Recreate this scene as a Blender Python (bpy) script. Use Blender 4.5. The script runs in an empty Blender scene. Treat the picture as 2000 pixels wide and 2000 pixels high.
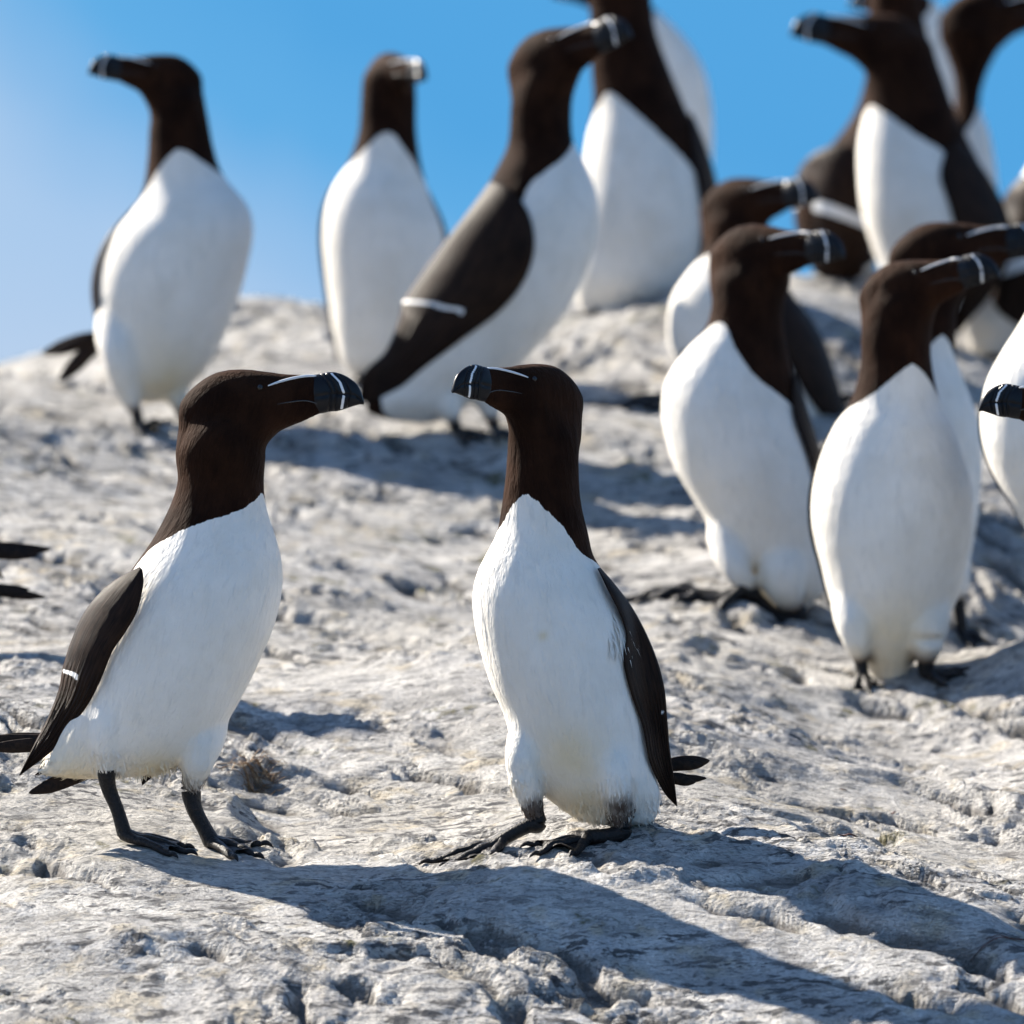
import bpy, bmesh, math, random
import numpy as np
from mathutils import Vector
from mathutils.bvhtree import BVHTree

sc = bpy.context.scene
R = math.radians
# ------------------------------------------------------------------ camera
F = 14472.0                       # focal length in pixels of a 2000 px wide frame
cam_d = bpy.data.cameras.new("camera")
cam = bpy.data.objects.new("camera", cam_d)
sc.collection.objects.link(cam)
sc.camera = cam
cam.location = (0, 0, 0)
cam.rotation_euler = (R(90), 0, 0)
cam_d.sensor_width = 36
cam_d.lens = 36 * F / 2000.0
cam_d.clip_start = 0.1
cam_d.clip_end = 5000
cam_d.dof.use_dof = True
cam_d.dof.focus_distance = 5.98
cam_d.dof.aperture_fstop = 9.0
sc.render.resolution_x = 1024
sc.render.resolution_y = 1024
# ------------------------------------------------------------------ light
SUN_EL, SUN_BACK = 34.5, 38.0     # elevation; how far behind the picture plane, from the left
sdir = Vector((-math.cos(R(SUN_BACK)) * math.cos(R(SUN_EL)),
               math.sin(R(SUN_BACK)) * math.cos(R(SUN_EL)), math.sin(R(SUN_EL))))
sl = bpy.data.lights.new("sun", 'SUN')
sl.energy = 5.0
sl.angle = R(0.53)
sl.color = (1.0, 0.92, 0.80)
sun = bpy.data.objects.new("sun", sl)
sc.collection.objects.link(sun)
sun.rotation_euler = sdir.to_track_quat('Z', 'Y').to_euler()

w = bpy.data.worlds.new("World")
sc.world = w
w.use_nodes = True
nt = w.node_tree
nt.nodes.clear()
def WN(t, **k):
    n = nt.nodes.new(t)
    for a, b in k.items():
        setattr(n, a, b)
    return n
wo = WN('ShaderNodeOutputWorld')
sky = WN('ShaderNodeTexSky', sky_type='NISHITA', sun_disc=False)
sky.sun_elevation = R(SUN_EL)
sky.sun_rotation = math.atan2(sdir.x, sdir.y)
sky.air_density = 1.0
sky.dust_density = 0.0
sky.altitude = 300
sky.ozone_density = 2.5
bg1 = WN('ShaderNodeBackground'); bg1.inputs[1].default_value = 0.075
nt.links.new(sky.outputs[0], bg1.inputs[0])
tc = WN('ShaderNodeTexCoord')
sep = WN('ShaderNodeSeparateXYZ')
nt.links.new(tc.outputs['Generated'], sep.inputs[0])
# low sea haze bank: paler towards the horizon and to the left
nz = WN('ShaderNodeTexNoise'); nz.inputs['Scale'].default_value = 11.0; nz.inputs['Detail'].default_value = 4.0
nt.links.new(tc.outputs['Generated'], nz.inputs['Vector'])
def WM(op, a, b=None):
    n = WN('ShaderNodeMath', operation=op)
    for i, s in enumerate((a, b)):
        if s is None: continue
        if isinstance(s, (int, float)): n.inputs[i].default_value = s
        else: nt.links.new(s, n.inputs[i])
    return n.outputs[0]
h = WM('ADD', sep.outputs[2], WM('MULTIPLY', sep.outputs[0], 0.42))
h = WM('ADD', h, WM('MULTIPLY', WM('SUBTRACT', nz.outputs[0], 0.5), 0.085))
rp = WN('ShaderNodeValToRGB')
mr = WN('ShaderNodeMapRange')
mr.inputs[1].default_value = -0.035; mr.inputs[2].default_value = 0.065
nt.links.new(h, mr.inputs[0]); nt.links.new(mr.outputs[0], rp.inputs[0])
e = rp.color_ramp.elements
e[0].position = 0.0; e[0].color = (0.53, 0.64, 0.80, 1)
e[1].position = 1.0; e[1].color = (0.085, 0.36, 0.72, 1)
m_ = e.new(0.50); m_.color = (0.38, 0.56, 0.80, 1)
m_ = e.new(0.80); m_.color = (0.115, 0.40, 0.75, 1)
bg2 = WN('ShaderNodeBackground'); bg2.inputs[1].default_value = 0.33
nt.links.new(rp.outputs[0], bg2.inputs[0])
mr2 = WN('ShaderNodeMapRange', interpolation_type='SMOOTHSTEP')
mr2.inputs[1].default_value = 0.10; mr2.inputs[2].default_value = 0.35
nt.links.new(sep.outputs[2], mr2.inputs[0])
mx = WN('ShaderNodeMixShader')
nt.links.new(mr2.outputs[0], mx.inputs[0])
nt.links.new(bg2.outputs[0], mx.inputs[1]); nt.links.new(bg1.outputs[0], mx.inputs[2])
nt.links.new(mx.outputs[0], wo.inputs[0])

sc.view_settings.view_transform = 'Standard'
sc.view_settings.look = 'None'
sc.view_settings.exposure = 1.68
sc.view_settings.gamma = 1.0
sc.render.engine = 'CYCLES'

# ------------------------------------------------------------------ helpers
def P(px, py, Y):
    return ((px - 1000) / F * Y, Y, (1000 - py) / F * Y)

def mesh_from(name, V, Fc, mat, parent=None, attrs=None, smooth=True):
    me = bpy.data.meshes.new(name)
    me.from_pydata([tuple(v) for v in V], [], [tuple(f) for f in Fc])
    me.validate()
    if smooth:
        me.polygons.foreach_set('use_smooth', [True] * len(me.polygons))
    if attrs:
        for k, a in attrs.items():
            a = np.asarray(a, dtype=np.float32)
            if a.ndim == 1:
                at = me.attributes.new(k, 'FLOAT', 'POINT'); at.data.foreach_set('value', a)
            else:
                at = me.attributes.new(k, 'FLOAT_VECTOR', 'POINT'); at.data.foreach_set('vector', a.ravel())
    me.materials.append(mat)
    o = bpy.data.objects.new(name, me)
    sc.collection.objects.link(o)
    if parent: o.parent = parent
    return o

def _hash(ix, iy, seed):
    n = (ix.astype(np.int64) * 374761393 + iy.astype(np.int64) * 668265263 + seed * 1274126177) & 0xffffffff
    n = ((n ^ (n >> 13)) * 1274126177) & 0xffffffff
    return n ^ (n >> 16)
def pnoise(x, y, seed=0):
    x0 = np.floor(x); y0 = np.floor(y)
    fx = x - x0; fy = y - y0
    u = fx * fx * fx * (fx * (fx * 6 - 15) + 10); v = fy * fy * fy * (fy * (fy * 6 - 15) + 10)
    def g(dx, dy):
        a = _hash(x0 + dx, y0 + dy, seed) / 4294967296.0 * 2 * np.pi
        return np.cos(a) * (fx - dx) + np.sin(a) * (fy - dy)
    return ((g(0, 0) * (1 - u) + g(1, 0) * u) * (1 - v) + (g(0, 1) * (1 - u) + g(1, 1) * u) * v) * 1.5
def fbm(x, y, oct, seed=0, gain=0.5, ridge=False):
    s = 0; a = 1.0
    for i in range(oct):
        n = pnoise(x, y, seed + i * 17)
        if ridge: n = 1 - 2 * np.abs(n)
        s = s + a * n
        x, y = (x * 1.63 + y * 1.21) , (-x * 1.21 + y * 1.63)
        a *= gain
    return s

# ------------------------------------------------------------------ materials
def new_mat(name):
    m = bpy.data.materials.new(name)
    m.use_nodes = True
    t = m.node_tree
    return m, t, t.nodes['Principled BSDF']
class NB:
    def __init__(s, t): s.t = t
    def n(s, typ, **k):
        q = s.t.nodes.new(typ)
        for a, b in k.items(): setattr(q, a, b)
        return q
    def put(s, sock, v):
        if v is None: return
        if hasattr(v, 'is_output'): s.t.links.new(v, sock)
        else: sock.default_value = v
    def math(s, op, a, b=None, clamp=False):
        q = s.n('ShaderNodeMath', operation=op, use_clamp=clamp)
        s.put(q.inputs[0], a); s.put(q.inputs[1], b); return q.outputs[0]
    def mix(s, fac, a, b, bt='MIX'):
        q = s.n('ShaderNodeMix', data_type='RGBA', blend_type=bt)
        s.put(q.inputs[0], fac); s.put(q.inputs[6], a); s.put(q.inputs[7], b); return q.outputs[2]
    def noise(s, vec, scale, detail=3, rough=0.5, dist=0):
        q = s.n('ShaderNodeTexNoise')
        s.put(q.inputs['Vector'], vec); q.inputs['Scale'].default_value = scale
        q.inputs['Detail'].default_value = detail; q.inputs['Roughness'].default_value = rough
        q.inputs['Distortion'].default_value = dist
        return q.outputs[0]
    def ss(s, v, a, b):
        q = s.n('ShaderNodeMapRange', interpolation_type='SMOOTHSTEP')
        s.put(q.inputs[0], v); q.inputs[1].default_value = a; q.inputs[2].default_value = b
        return q.outputs[0]
    def attr(s, name):
        return s.n('ShaderNodeAttribute', attribute_name=name)
    def scale(s, vec, v3):
        q = s.n('ShaderNodeVectorMath', operation='MULTIPLY')
        s.put(q.inputs[0], vec); q.inputs[1].default_value = v3; return q.outputs[0]
    def bump(s, hgt, strength, dist, nrm=None):
        q = s.n('ShaderNodeBump'); q.inputs['Strength'].default_value = strength
        q.inputs['Distance'].default_value = dist
        s.put(q.inputs['Height'], hgt)
        if nrm is not None: s.put(q.inputs['Normal'], nrm)
        return q.outputs[0]

def c4(r, g, b): return (r, g, b, 1)

def rock_material():
    m, t, b = new_mat("rock")
    B = NB(t)
    tcn = B.n('ShaderNodeTexCoord')
    o = tcn.outputs['Object']
    mp = B.n('ShaderNodeMapping', vector_type='POINT')
    mp.inputs['Rotation'].default_value = (0, 0, R(42)); mp.inputs['Scale'].default_value = (.42, 1, 1)
    B.put(mp.inputs['Vector'], o)
    bed = mp.outputs[0]
    big = B.noise(o, 2.2, 4, 0.55)
    mid = B.noise(o, 16, 6, 0.62, 0.3)
    spk = B.noise(bed, 85, 6, 0.68, 0.4)
    fin = B.noise(bed, 380, 4, 0.65)
    col = B.mix(B.ss(mid, .35, .68), c4(.54, .525, .51), c4(.88, .85, .80))
    col = B.mix(B.math('MULTIPLY', B.ss(big, .42, .68), .45), col, c4(.74, .69, .60))
    # pale ochre staining
    och = B.noise(o, 22, 4, .6)
    col = B.mix(B.math('MULTIPLY', B.ss(och, .53, .67), .5), col, c4(.62, .50, .30))
    # white guano wash
    gw = B.noise(bed, 12, 5, .65, .6)
    col = B.mix(B.math('MULTIPLY', B.ss(gw, .56, .72), .7), col, c4(.88, .875, .87))
    # grey speckle and dark pits
    col = B.mix(B.math('MULTIPLY', B.math('MULTIPLY', B.ss(spk, .515, .59), B.math('ADD', .5, B.ss(B.noise(bed, 7, 4, .6), .42, .6))), .85), col, c4(.15, .147, .145))
    grp = B.noise(bed, 30, 5, .7, .5)
    col = B.mix(B.math('MULTIPLY', B.ss(grp, .54, .66), .5), col, c4(.27, .265, .26))
    col = B.mix(B.math('MULTIPLY', B.ss(fin, .52, .62), .62), col, c4(.19, .185, .18))
    # olive lichen
    li = B.noise(o, 9.5, 5, .62)
    li2 = B.noise(o, 60, 3, .6)
    lm = B.math('MULTIPLY', B.ss(li, .595, .68), B.ss(li2, .46, .58))
    col = B.mix(B.math('MULTIPLY', lm, .85), col, c4(.15, .135, .045))
    # colour darkened towards grey-brown in the deep hollows (from the modelled relief)
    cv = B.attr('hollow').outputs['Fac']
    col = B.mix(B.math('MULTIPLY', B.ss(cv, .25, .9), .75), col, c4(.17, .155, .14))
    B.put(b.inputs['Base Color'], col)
    b.inputs['Roughness'].default_value = .88
    b.inputs['Specular IOR Level'].default_value = .25
    h1 = B.noise(bed, 130, 6, .7, .5)
    vo = B.n('ShaderNodeTexVoronoi'); vo.inputs['Scale'].default_value = 150
    B.put(vo.inputs['Vector'], o)
    n1 = B.bump(h1, 1.0, .024)
    n2 = B.bump(fin, 1.0, .007, n1)
    B.put(b.inputs['Normal'], n2)
    return m

def plumage_material():
    m, t, b = new_mat("plumage")
    B = NB(t)
    pat = B.attr('pattern').outputs['Fac']
    flow = B.attr('flow').outputs['Vector']
    str1 = B.noise(B.scale(flow, (1, 1, .22)), 420, 4, .6)
    str2 = B.noise(B.scale(flow, (1, 1, .3)), 130, 4, .6)
    soft = B.noise(flow, 28, 3, .5)
    x = B.math('ADD', pat, B.math('MULTIPLY', B.math('SUBTRACT', str1, .5), .0055))
    x = B.math('ADD', x, B.math('MULTIPLY', B.math('SUBTRACT', str2, .5), .0045))
    dark = B.ss(x, -.0005, .0006)
    white = B.mix(B.ss(soft, .35, .75), c4(.80, .765, .705), c4(.74, .70, .63))
    white = B.mix(B.math('MULTIPLY', B.ss(str2, .50, .72), .42), white, c4(.58, .56, .52))
    white = B.mix(B.math('MULTIPLY', B.ss(B.noise(flow, 11, 4, .6), .5, .7), .35), white, c4(.66, .62, .55))
    st = B.attr('stain').outputs['Fac']
    st = B.math('MULTIPLY', st, B.math('ADD', .4, soft))
    white = B.mix(st, white, c4(.70, .60, .42))
    br = B.attr('brown').outputs['Fac']
    brown = B.mix(B.ss(soft, .3, .7), c4(.011, .0046, .0027), c4(.027, .0112, .0058))
    brown = B.mix(B.math('MULTIPLY', B.ss(str2, .45, .7), .5), brown, c4(.009, .0042, .0026))
    col = B.mix(dark, white, brown)
    col = B.mix(br, col, c4(.055, .027, .016))
    B.put(b.inputs['Base Color'], col)
    B.put(b.inputs['Roughness'], B.math('SUBTRACT', .8, B.math('MULTIPLY', dark, .1)))
    B.put(b.inputs['Specular IOR Level'], B.math('SUBTRACT', .10, B.math('MULTIPLY', dark, .07)))
    B.put(b.inputs['Sheen Weight'], B.math('MULTIPLY', dark, .05))
    b.inputs['Sheen Roughness'].default_value = .5
    B.put(b.inputs['Sheen Tint'], c4(.75, .5, .36))
    n1 = B.bump(str2, .8, .0032)
    n2 = B.bump(str1, .8, .0014, n1)
    B.put(b.inputs['Normal'], n2)
    return m

def wing_material():
    m, t, b = new_mat("wing_feathers")
    B = NB(t)
    u = B.attr('wu').outputs['Fac']; v = B.attr('wv').outputs['Fac']; bar = B.attr('bar').outputs['Fac']
    cmb = B.n('ShaderNodeCombineXYZ'); B.put(cmb.inputs[0], B.math('MULTIPLY', u, 6.0)); B.put(cmb.inputs[1], B.math('MULTIPLY', v, 26.0))
    n = B.noise(cmb.outputs[0], 1.0, 4, .6, .3)
    cmb2 = B.n('ShaderNodeCombineXYZ'); B.put(cmb2.inputs[0], B.math('MULTIPLY', u, 9.0)); B.put(cmb2.inputs[1], B.math('MULTIPLY', v, 5.0))
    n2 = B.noise(cmb2.outputs[0], 1.0, 3, .6)
    # long flight feathers beyond the bar: ridges along the wing
    wv = B.n('ShaderNodeTexWave', wave_type='BANDS', bands_direction='Y')
    cmb3 = B.n('ShaderNodeCombineXYZ'); B.put(cmb3.inputs[0], u); B.put(cmb3.inputs[1], B.math('ADD', v, B.math('MULTIPLY', n2, .25)))
    B.put(wv.inputs['Vector'], cmb3.outputs[0]); wv.inputs['Scale'].default_value = 1.5; wv.inputs['Distortion'].default_value = 1.0
    fm = B.ss(u, .5, .66)
    col = B.mix(B.ss(n2, .3, .75), c4(.0075, .0036, .0022), c4(.026, .0125, .0070))
    col = B.mix(B.math('MULTIPLY', B.ss(n, .45, .7), .5), col, c4(.036, .020, .0125))
    nb = B.noise(cmb.outputs[0], 4.0, 3, .7)
    wm = B.ss(B.math('ADD', bar, B.math('MULTIPLY', B.math('SUBTRACT', nb, .5), 1.1)), .45, .6)
    col = B.mix(wm, col, c4(.80, .79, .77))
    B.put(b.inputs['Base Color'], col)
    b.inputs['Roughness'].default_value = .5
    b.inputs['Specular IOR Level'].default_value = .09
    hh = B.math('ADD', B.math('MULTIPLY', n, B.math('ADD', .35, B.math('MULTIPLY', fm, .65))), B.math('MULTIPLY', wv.outputs['Fac'], B.math('MULTIPLY', fm, 1.2)))
    B.put(b.inputs['Normal'], B.bump(hh, .8, .0016))
    return m

def beak_material():
    m, t, b = new_mat("beak_horn")
    B = NB(t)
    band = B.attr('band').outputs['Fac']; gr = B.attr('groove').outputs['Fac']
    col = B.mix(B.ss(band, .35, .65), c4(.0035, .0045, .007), c4(.74, .74, .74))
    B.put(b.inputs['Base Color'], col)
    tcn = B.n('ShaderNodeTexCoord')
    nn = B.noise(tcn.outputs['Object'], 260, 4, .6)
    B.put(b.inputs['Roughness'], B.math('ADD', .2, B.math('MULTIPLY', nn, .3)))
    b.inputs['Specular IOR Level'].default_value = .24
    n1 = B.bump(gr, .8, .0012)
    B.put(b.inputs['Normal'], B.bump(nn, .25, .0006, n1))
    return m

def simple_material(name, col, rough, bscale=0, bdist=0, col2=None, spec=.5):
    m, t, b = new_mat(name)
    B = NB(t)
    tcn = B.n('ShaderNodeTexCoord')
    b.inputs['Roughness'].default_value = rough
    b.inputs['Specular IOR Level'].default_value = spec
    if bscale:
        n = B.noise(tcn.outputs['Object'], bscale, 4, .6)
        if col2: B.put(b.inputs['Base Color'], B.mix(B.ss(n, .35, .65), c4(*col), c4(*col2)))
        else: b.inputs['Base Color'].default_value = c4(*col)
        B.put(b.inputs['Normal'], B.bump(n, .7, bdist))
    else:
        b.inputs['Base Color'].default_value = c4(*col)
    return m

M_rock = rock_material()
M_plum = plumage_material()
M_wing = wing_material()
M_beak = beak_material()
M_leg = simple_material("leg_skin", (.005, .0045, .0045), .42, 420, .0022, (.016, .0125, .012), .25)
M_claw = simple_material("claw", (.03, .028, .026), .25)
M_eye = simple_material("eye", (.006, .004, .003), .16)
M_stripe = simple_material("white_feather", (.70, .70, .70), .7)
M_tail = simple_material("tail_feathers", (.008, .0045, .003), .5, 240, .001, (.022, .012, .007), .14)
M_sea = simple_material("sea_water", (.02, .06, .10), .12, 2.0, .05)
M_straw = simple_material("dry_straw", (.30, .19, .09), .8, 300, .001, (.16, .09, .045))
M_weed = simple_material("dry_weed", (.10, .028, .012), .6, 300, .001, (.05, .02, .012))
M_tuft = simple_material("leg_down", (.10, .058, .038), .85, 300, .001, (.045, .026, .018))

# ------------------------------------------------------------------ rock
def sst(v, a, b):
    t = np.clip((v - a) / (b - a), 0, 1); return t * t * (3 - 2 * t)
def relief(x, y):
    """rock relief in metres above the smooth slope: broad worn slabs, ledges and cracks along the bedding"""
    wx = x + .04 * fbm(x * 4, y * 4, 4, 5); wy = y + .04 * fbm(x * 4 + 9, y * 4, 4, 6)
    a = wx * .74 - wy * .67; c = wx * .67 + wy * .74
    z = .012 * fbm(wx * 2.4, wy * 2.4, 3, 11)
    rough = sst(fbm(a * 3.0, c * 6.0, 4, 95, .6), -.05, .45) * np.clip((y - 5.45) / .35, .35, 1)          # broken ground against smooth slab
    q = c * 3.4 + .55 * fbm(a * 1.8, c * 2.2, 4, 31)
    fr = q - np.floor(q)
    st = np.where(fr < .9, fr / .9, (1 - fr) / .1)
    z = z + .017 * (st - .5) * (.25 + sst(fbm(a * 1.6, c * 1.6, 2, 41), -.3, .4))
    q2 = c * 13 + a * 1.2 + .8 * fbm(a * 5, c * 6, 3, 33)
    f2 = q2 - np.floor(q2)
    z = z + .0050 * np.where(f2 < .85, f2 / .85, (1 - f2) / .15) * (.10 + .9 * rough)
    z = z + .0024 * fbm(wx * 10, wy * 14, 5, 51, .6, True) * (.15 + .85 * rough)
    z = z + .0030 * fbm(a * 26, c * 60, 4, 71, .68) * (.28 + .72 * rough)
    ck = fbm(a * 4 + 3, c * 13, 4, 91, .5, True)
    z = z - .014 * np.clip(ck - 1.05, 0, .35) / .35 * sst(fbm(x * 5, y * 5, 2, 96), -.1, .4)
    pk = np.clip(fbm(a * 34 + 7, c * 58, 3, 97, .6) - .34, 0, .8)
    z = z - .010 * pk * (.3 + .7 * rough)
    for gx_, gy_, la, lc, dp in GOUGE:
        da = (a - (gx_ * .74 - gy_ * .67)) / la; dc = (c - (gx_ * .67 + gy_ * .74)) / lc
        m = (np.abs(da) < 4) & (np.abs(dc) < 5)
        if m.any():
            n_ = 1 + .9 * fbm(a[m] * 30, c[m] * 40, 3, 201)
            z[m] = z[m] - dp * np.exp(-(da[m] ** 2 + dc[m] ** 2)) * np.clip(n_, 0, 2)
    return z
def depth_of(py): return 6 - (py - 1640) / 850 if py > 1640 else 6 + (1640 - py) / 400
GOUGE = [(( px - 1000) / F * depth_of(py), depth_of(py), la, lc, dp) for px, py, la, lc, dp in [
 (1510, 1835, .030, .010, .022), (1570, 1800, .035, .009, .018), (1440, 1780, .018, .008, .012), (1680, 1850, .045, .012, .020), (1830, 1890, .05, .014, .028),
 (1930, 1960, .05, .014, .030), (1760, 1970, .05, .012, .022), (1960, 1840, .03, .012, .022), (1380, 1640, .006, .012, .008), (560, 1640, .022, .010, .012),
 (700, 1225, .10, .022, .022), (600, 1190, .07, .020, .018), (150, 1140, .08, .03, .022), (900, 1290, .06, .015, .012), (1600, 1570, .06, .014, .014),
 (1750, 1610, .05, .014, .014), (1880, 1660, .04, .012, .014), (850, 1740, .02, .008, .009), (380, 1900, .03, .012, .014), (1240, 1930, .03, .01, .014), (230, 1560, .03, .01, .010)]]

PL = (-0.278 - 0.19 * 6, -0.03, 0.19)      # plane a + b x + c y
def plane(x, y):
    d = np.maximum(y - 9.6, 0)
    e = np.maximum(5.2 - y, 0)
    return PL[0] + PL[1] * x + PL[2] * (y - d) - .18 * d * d / (d + 1.5) * 3 - .0 * e

CT = [  # px, py, depth : the surface of the rock passes here
 (290,1652,6.0),(440,1684,5.99),(130,1590,6.05),(600,1655,6.0),
 (930,1632,6.0),(1130,1662,5.97),(1010,1612,6.04),(1260,1585,6.12),(1500,1560,6.2),(1750,1640,6.15),
 (0,1990,5.60),(500,2000,5.58),(1000,2005,5.57),(1500,2005,5.58),(2000,2000,5.57),(1300,1810,5.78),(1600,1694,5.86),(1950,1785,5.77),(1700,1955,5.62),(200,1800,5.80),(700,1795,5.80),(1740,1425,6.85),(1850,1505,6.5),(1400,1255,7.12),(1600,1420,6.75),
 (2000,1720,6.1),(2000,1480,6.55),(2230,1550,6.2),(2250,1420,6.7),(2095,1235,6.95),(-263,1268,6.85),(100,1290,6.66),(-400,1450,6.4),(-300,1750,6.0),(600,1270,6.95),(1000,1240,7.05),(1300,1300,6.9),
 (1680,1326,7.06),(1810,1346,7.04),(1480,1176,7.4),(1560,1206,7.36),(1300,1160,7.45),(1890,1218,7.5),(2100,1300,7.25),
 (280,826,8.2),(130,800,8.25),(0,742,8.5),(-300,760,8.4),(700,900,8.0),(900,838,8.1),(1000,850,8.12),(400,780,8.4),(700,1080,7.5),
 (-100,910,7.8),(300,1050,7.5),
 (450,650,9.2),(560,614,9.4),(650,632,9.4),(760,745,8.7),(200,770,9.2),(0,790,9.4),(100,790,9.9),
 (1200,612,9.0),(1050,660,8.9),(1240,735,8.6),(1350,735,8.6),(1500,900,8.1),(1640,800,8.5),(1400,980,7.95),(1100,1000,7.85),(1200,1090,7.62),(1150,850,8.25),
 (1650,610,9.4),(1780,640,9.2),(1940,700,9.3),(2150,800,9.0),(1400,600,9.3),(1600,580,9.9),(1900,610,9.9),(1200,610,9.8),(1000,620,9.9),
 (1100,700,10.8),(1800,700,10.8),(500,760,10.6),
]
cp = np.array([P(*c) for c in CT])
tgt = cp[:, 2] - relief(cp[:, 0], cp[:, 1]) - plane(cp[:, 0], cp[:, 1])
def kern(x, y, sx=0.42):
    d2 = ((x[:, None] - cp[None, :, 0]) / .28) ** 2 + ((y[:, None] - cp[None, :, 1]) / .36) ** 2
    return np.exp(-d2 / 2.0)
Kc = kern(cp[:, 0], cp[:, 1])
wts = np.linalg.solve(Kc + np.eye(len(cp)) * 2e-3, tgt)
def ground(x, y, rel=True):
    x = np.asarray(x, float).ravel(); y = np.asarray(y, float).ravel()
    out = np.empty(len(x))
    for i in range(0, len(x), 60000):
        s = slice(i, i + 60000)
        out[s] = plane(x[s], y[s]) + kern(x[s], y[s]) @ wts
    return out + relief(x, y) if rel else out
def gz(x, y): return float(ground([x], [y])[0])

def grade(lo, hi, step, out_lo, out_hi, g=1.18, stepfun=None):
    xs = [lo]
    while xs[-1] < hi:
        xs.append(xs[-1] + (stepfun(xs[-1]) if stepfun else step))
    a = [xs[-1]]; s = step * 2
    while a[-1] < out_hi: a.append(a[-1] + s); s *= g
    b = [xs[0]]; s = step * 2
    while b[-1] > out_lo: b.append(b[-1] - s); s *= g
    return np.array(b[:0:-1] + xs + a[1:])
gx = grade(-.74, .74, .0036, -60, 60)
gy = grade(5.25, 10.0, .004, -40, 90, stepfun=lambda y: .0038 * (y / 5.4) ** 1.3)
GX, GY = np.meshgrid(gx, gy)
Z = ground(GX, GY)
rel = relief(GX.ravel(), GY.ravel())
far = np.clip((np.hypot(GX.ravel(), GY.ravel() - 7) - 8) / 20, 0, 1)
Z = np.where(far > 0, Z * (1 - far) + np.minimum(Z, -4 - 6 * far) * far, Z)
ny, nx = GX.shape
V = np.stack([GX.ravel(), GY.ravel(), Z], 1)
Zg = rel.reshape(ny, nx)
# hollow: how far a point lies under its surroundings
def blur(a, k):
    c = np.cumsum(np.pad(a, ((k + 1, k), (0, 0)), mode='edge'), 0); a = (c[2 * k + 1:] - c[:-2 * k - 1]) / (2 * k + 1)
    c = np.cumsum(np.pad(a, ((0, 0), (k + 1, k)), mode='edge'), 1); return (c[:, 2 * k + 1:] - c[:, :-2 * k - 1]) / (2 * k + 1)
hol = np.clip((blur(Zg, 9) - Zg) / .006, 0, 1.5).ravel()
me = bpy.data.meshes.new("rock_ground")
idx = (np.arange(ny - 1)[:, None] * nx + np.arange(nx - 1)[None, :]).ravel()
quads = np.stack([idx, idx + 1, idx + nx + 1, idx + nx], 1).astype(np.int32)
me.vertices.add(len(V)); me.vertices.foreach_set('co', V.astype(np.float32).ravel())
me.loops.add(quads.size); me.loops.foreach_set('vertex_index', quads.ravel())
me.polygons.add(len(quads)); me.polygons.foreach_set('loop_start', np.arange(0, quads.size, 4, dtype=np.int32))
me.update(calc_edges=True)
me.polygons.foreach_set('use_smooth', np.ones(len(quads), bool))
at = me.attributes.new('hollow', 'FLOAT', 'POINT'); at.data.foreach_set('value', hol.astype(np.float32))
me.materials.append(M_rock)
go = bpy.data.objects.new("rock_ground", me); sc.collection.objects.link(go)
go['kind'] = 'structure'
# sea far below, beyond the crest
sea = mesh_from("sea", [(-3000, -500, -7), (3000, -500, -7), (3000, 4500, -7), (-3000, 4500, -7)], [(0, 1, 2, 3)], M_sea)
sea['kind'] = 'structure'

# ------------------------------------------------------------------ bird tools
def cr(P0, n):
    """Catmull-Rom through rows of P0 -> n samples and their index parameter"""
    P0 = np.asarray(P0, float); k = len(P0)
    t = np.linspace(0, k - 1, n)
    i = np.minimum(t.astype(int), k - 2); f = (t - i)[:, None]
    g = lambda j: P0[np.clip(j, 0, k - 1)]
    p0, p1, p2, p3 = g(i - 1), g(i), g(i + 1), g(i + 2)
    p0 = np.where((i == 0)[:, None], 2 * p1 - p2, p0); p3 = np.where((i == k - 2)[:, None], 2 * p2 - p1, p3)
    return .5 * ((2 * p1) + (-p0 + p2) * f + (2 * p0 - 5 * p1 + 4 * p2 - p3) * f * f + (-p0 + 3 * p1 - 3 * p2 + p3) * f ** 3), t

def ring_mesh(C, A, D, seg, cap=.45):
    """closed tube from centres C, half axes A and D (3-vectors per ring), rounded end caps"""
    n = len(C)
    def ext(i, j):
        d = C[i] - C[j]; L = np.linalg.norm(d); d = d / (L + 1e-9)
        r = min(np.linalg.norm(A[i]), np.linalg.norm(D[i]))
        return d * r
    Cs = []; As = []; Ds = []
    e0 = ext(0, 1); e1 = ext(n - 1, n - 2)
    for a in (80, 60, 35):
        Cs.append(C[0] + e0 * cap * math.sin(R(a))); As.append(A[0] * math.cos(R(a))); Ds.append(D[0] * math.cos(R(a)))
    Cs += list(C); As += list(A); Ds += list(D)
    for a in (35, 60, 80):
        Cs.append(C[-1] + e1 * cap * math.sin(R(a))); As.append(A[-1] * math.cos(R(a))); Ds.append(D[-1] * math.cos(R(a)))
    Cs = np.array(Cs); As = np.array(As); Ds = np.array(Ds)
    th = np.linspace(0, 2 * np.pi, seg, endpoint=False)
    V = Cs[:, None, :] + np.cos(th)[None, :, None] * As[:, None, :] + np.sin(th)[None, :, None] * Ds[:, None, :]
    m = len(Cs); V = V.reshape(-1, 3)
    Fc = []
    for i in range(m - 1):
        for j in range(seg):
            k = (j + 1) % seg
            Fc.append((i * seg + j, i * seg + k, (i + 1) * seg + k, (i + 1) * seg + j))
    Fc.append(tuple(range(seg))[::-1]); Fc.append(tuple((m - 1) * seg + j for j in range(seg)))
    return V, Fc

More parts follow.
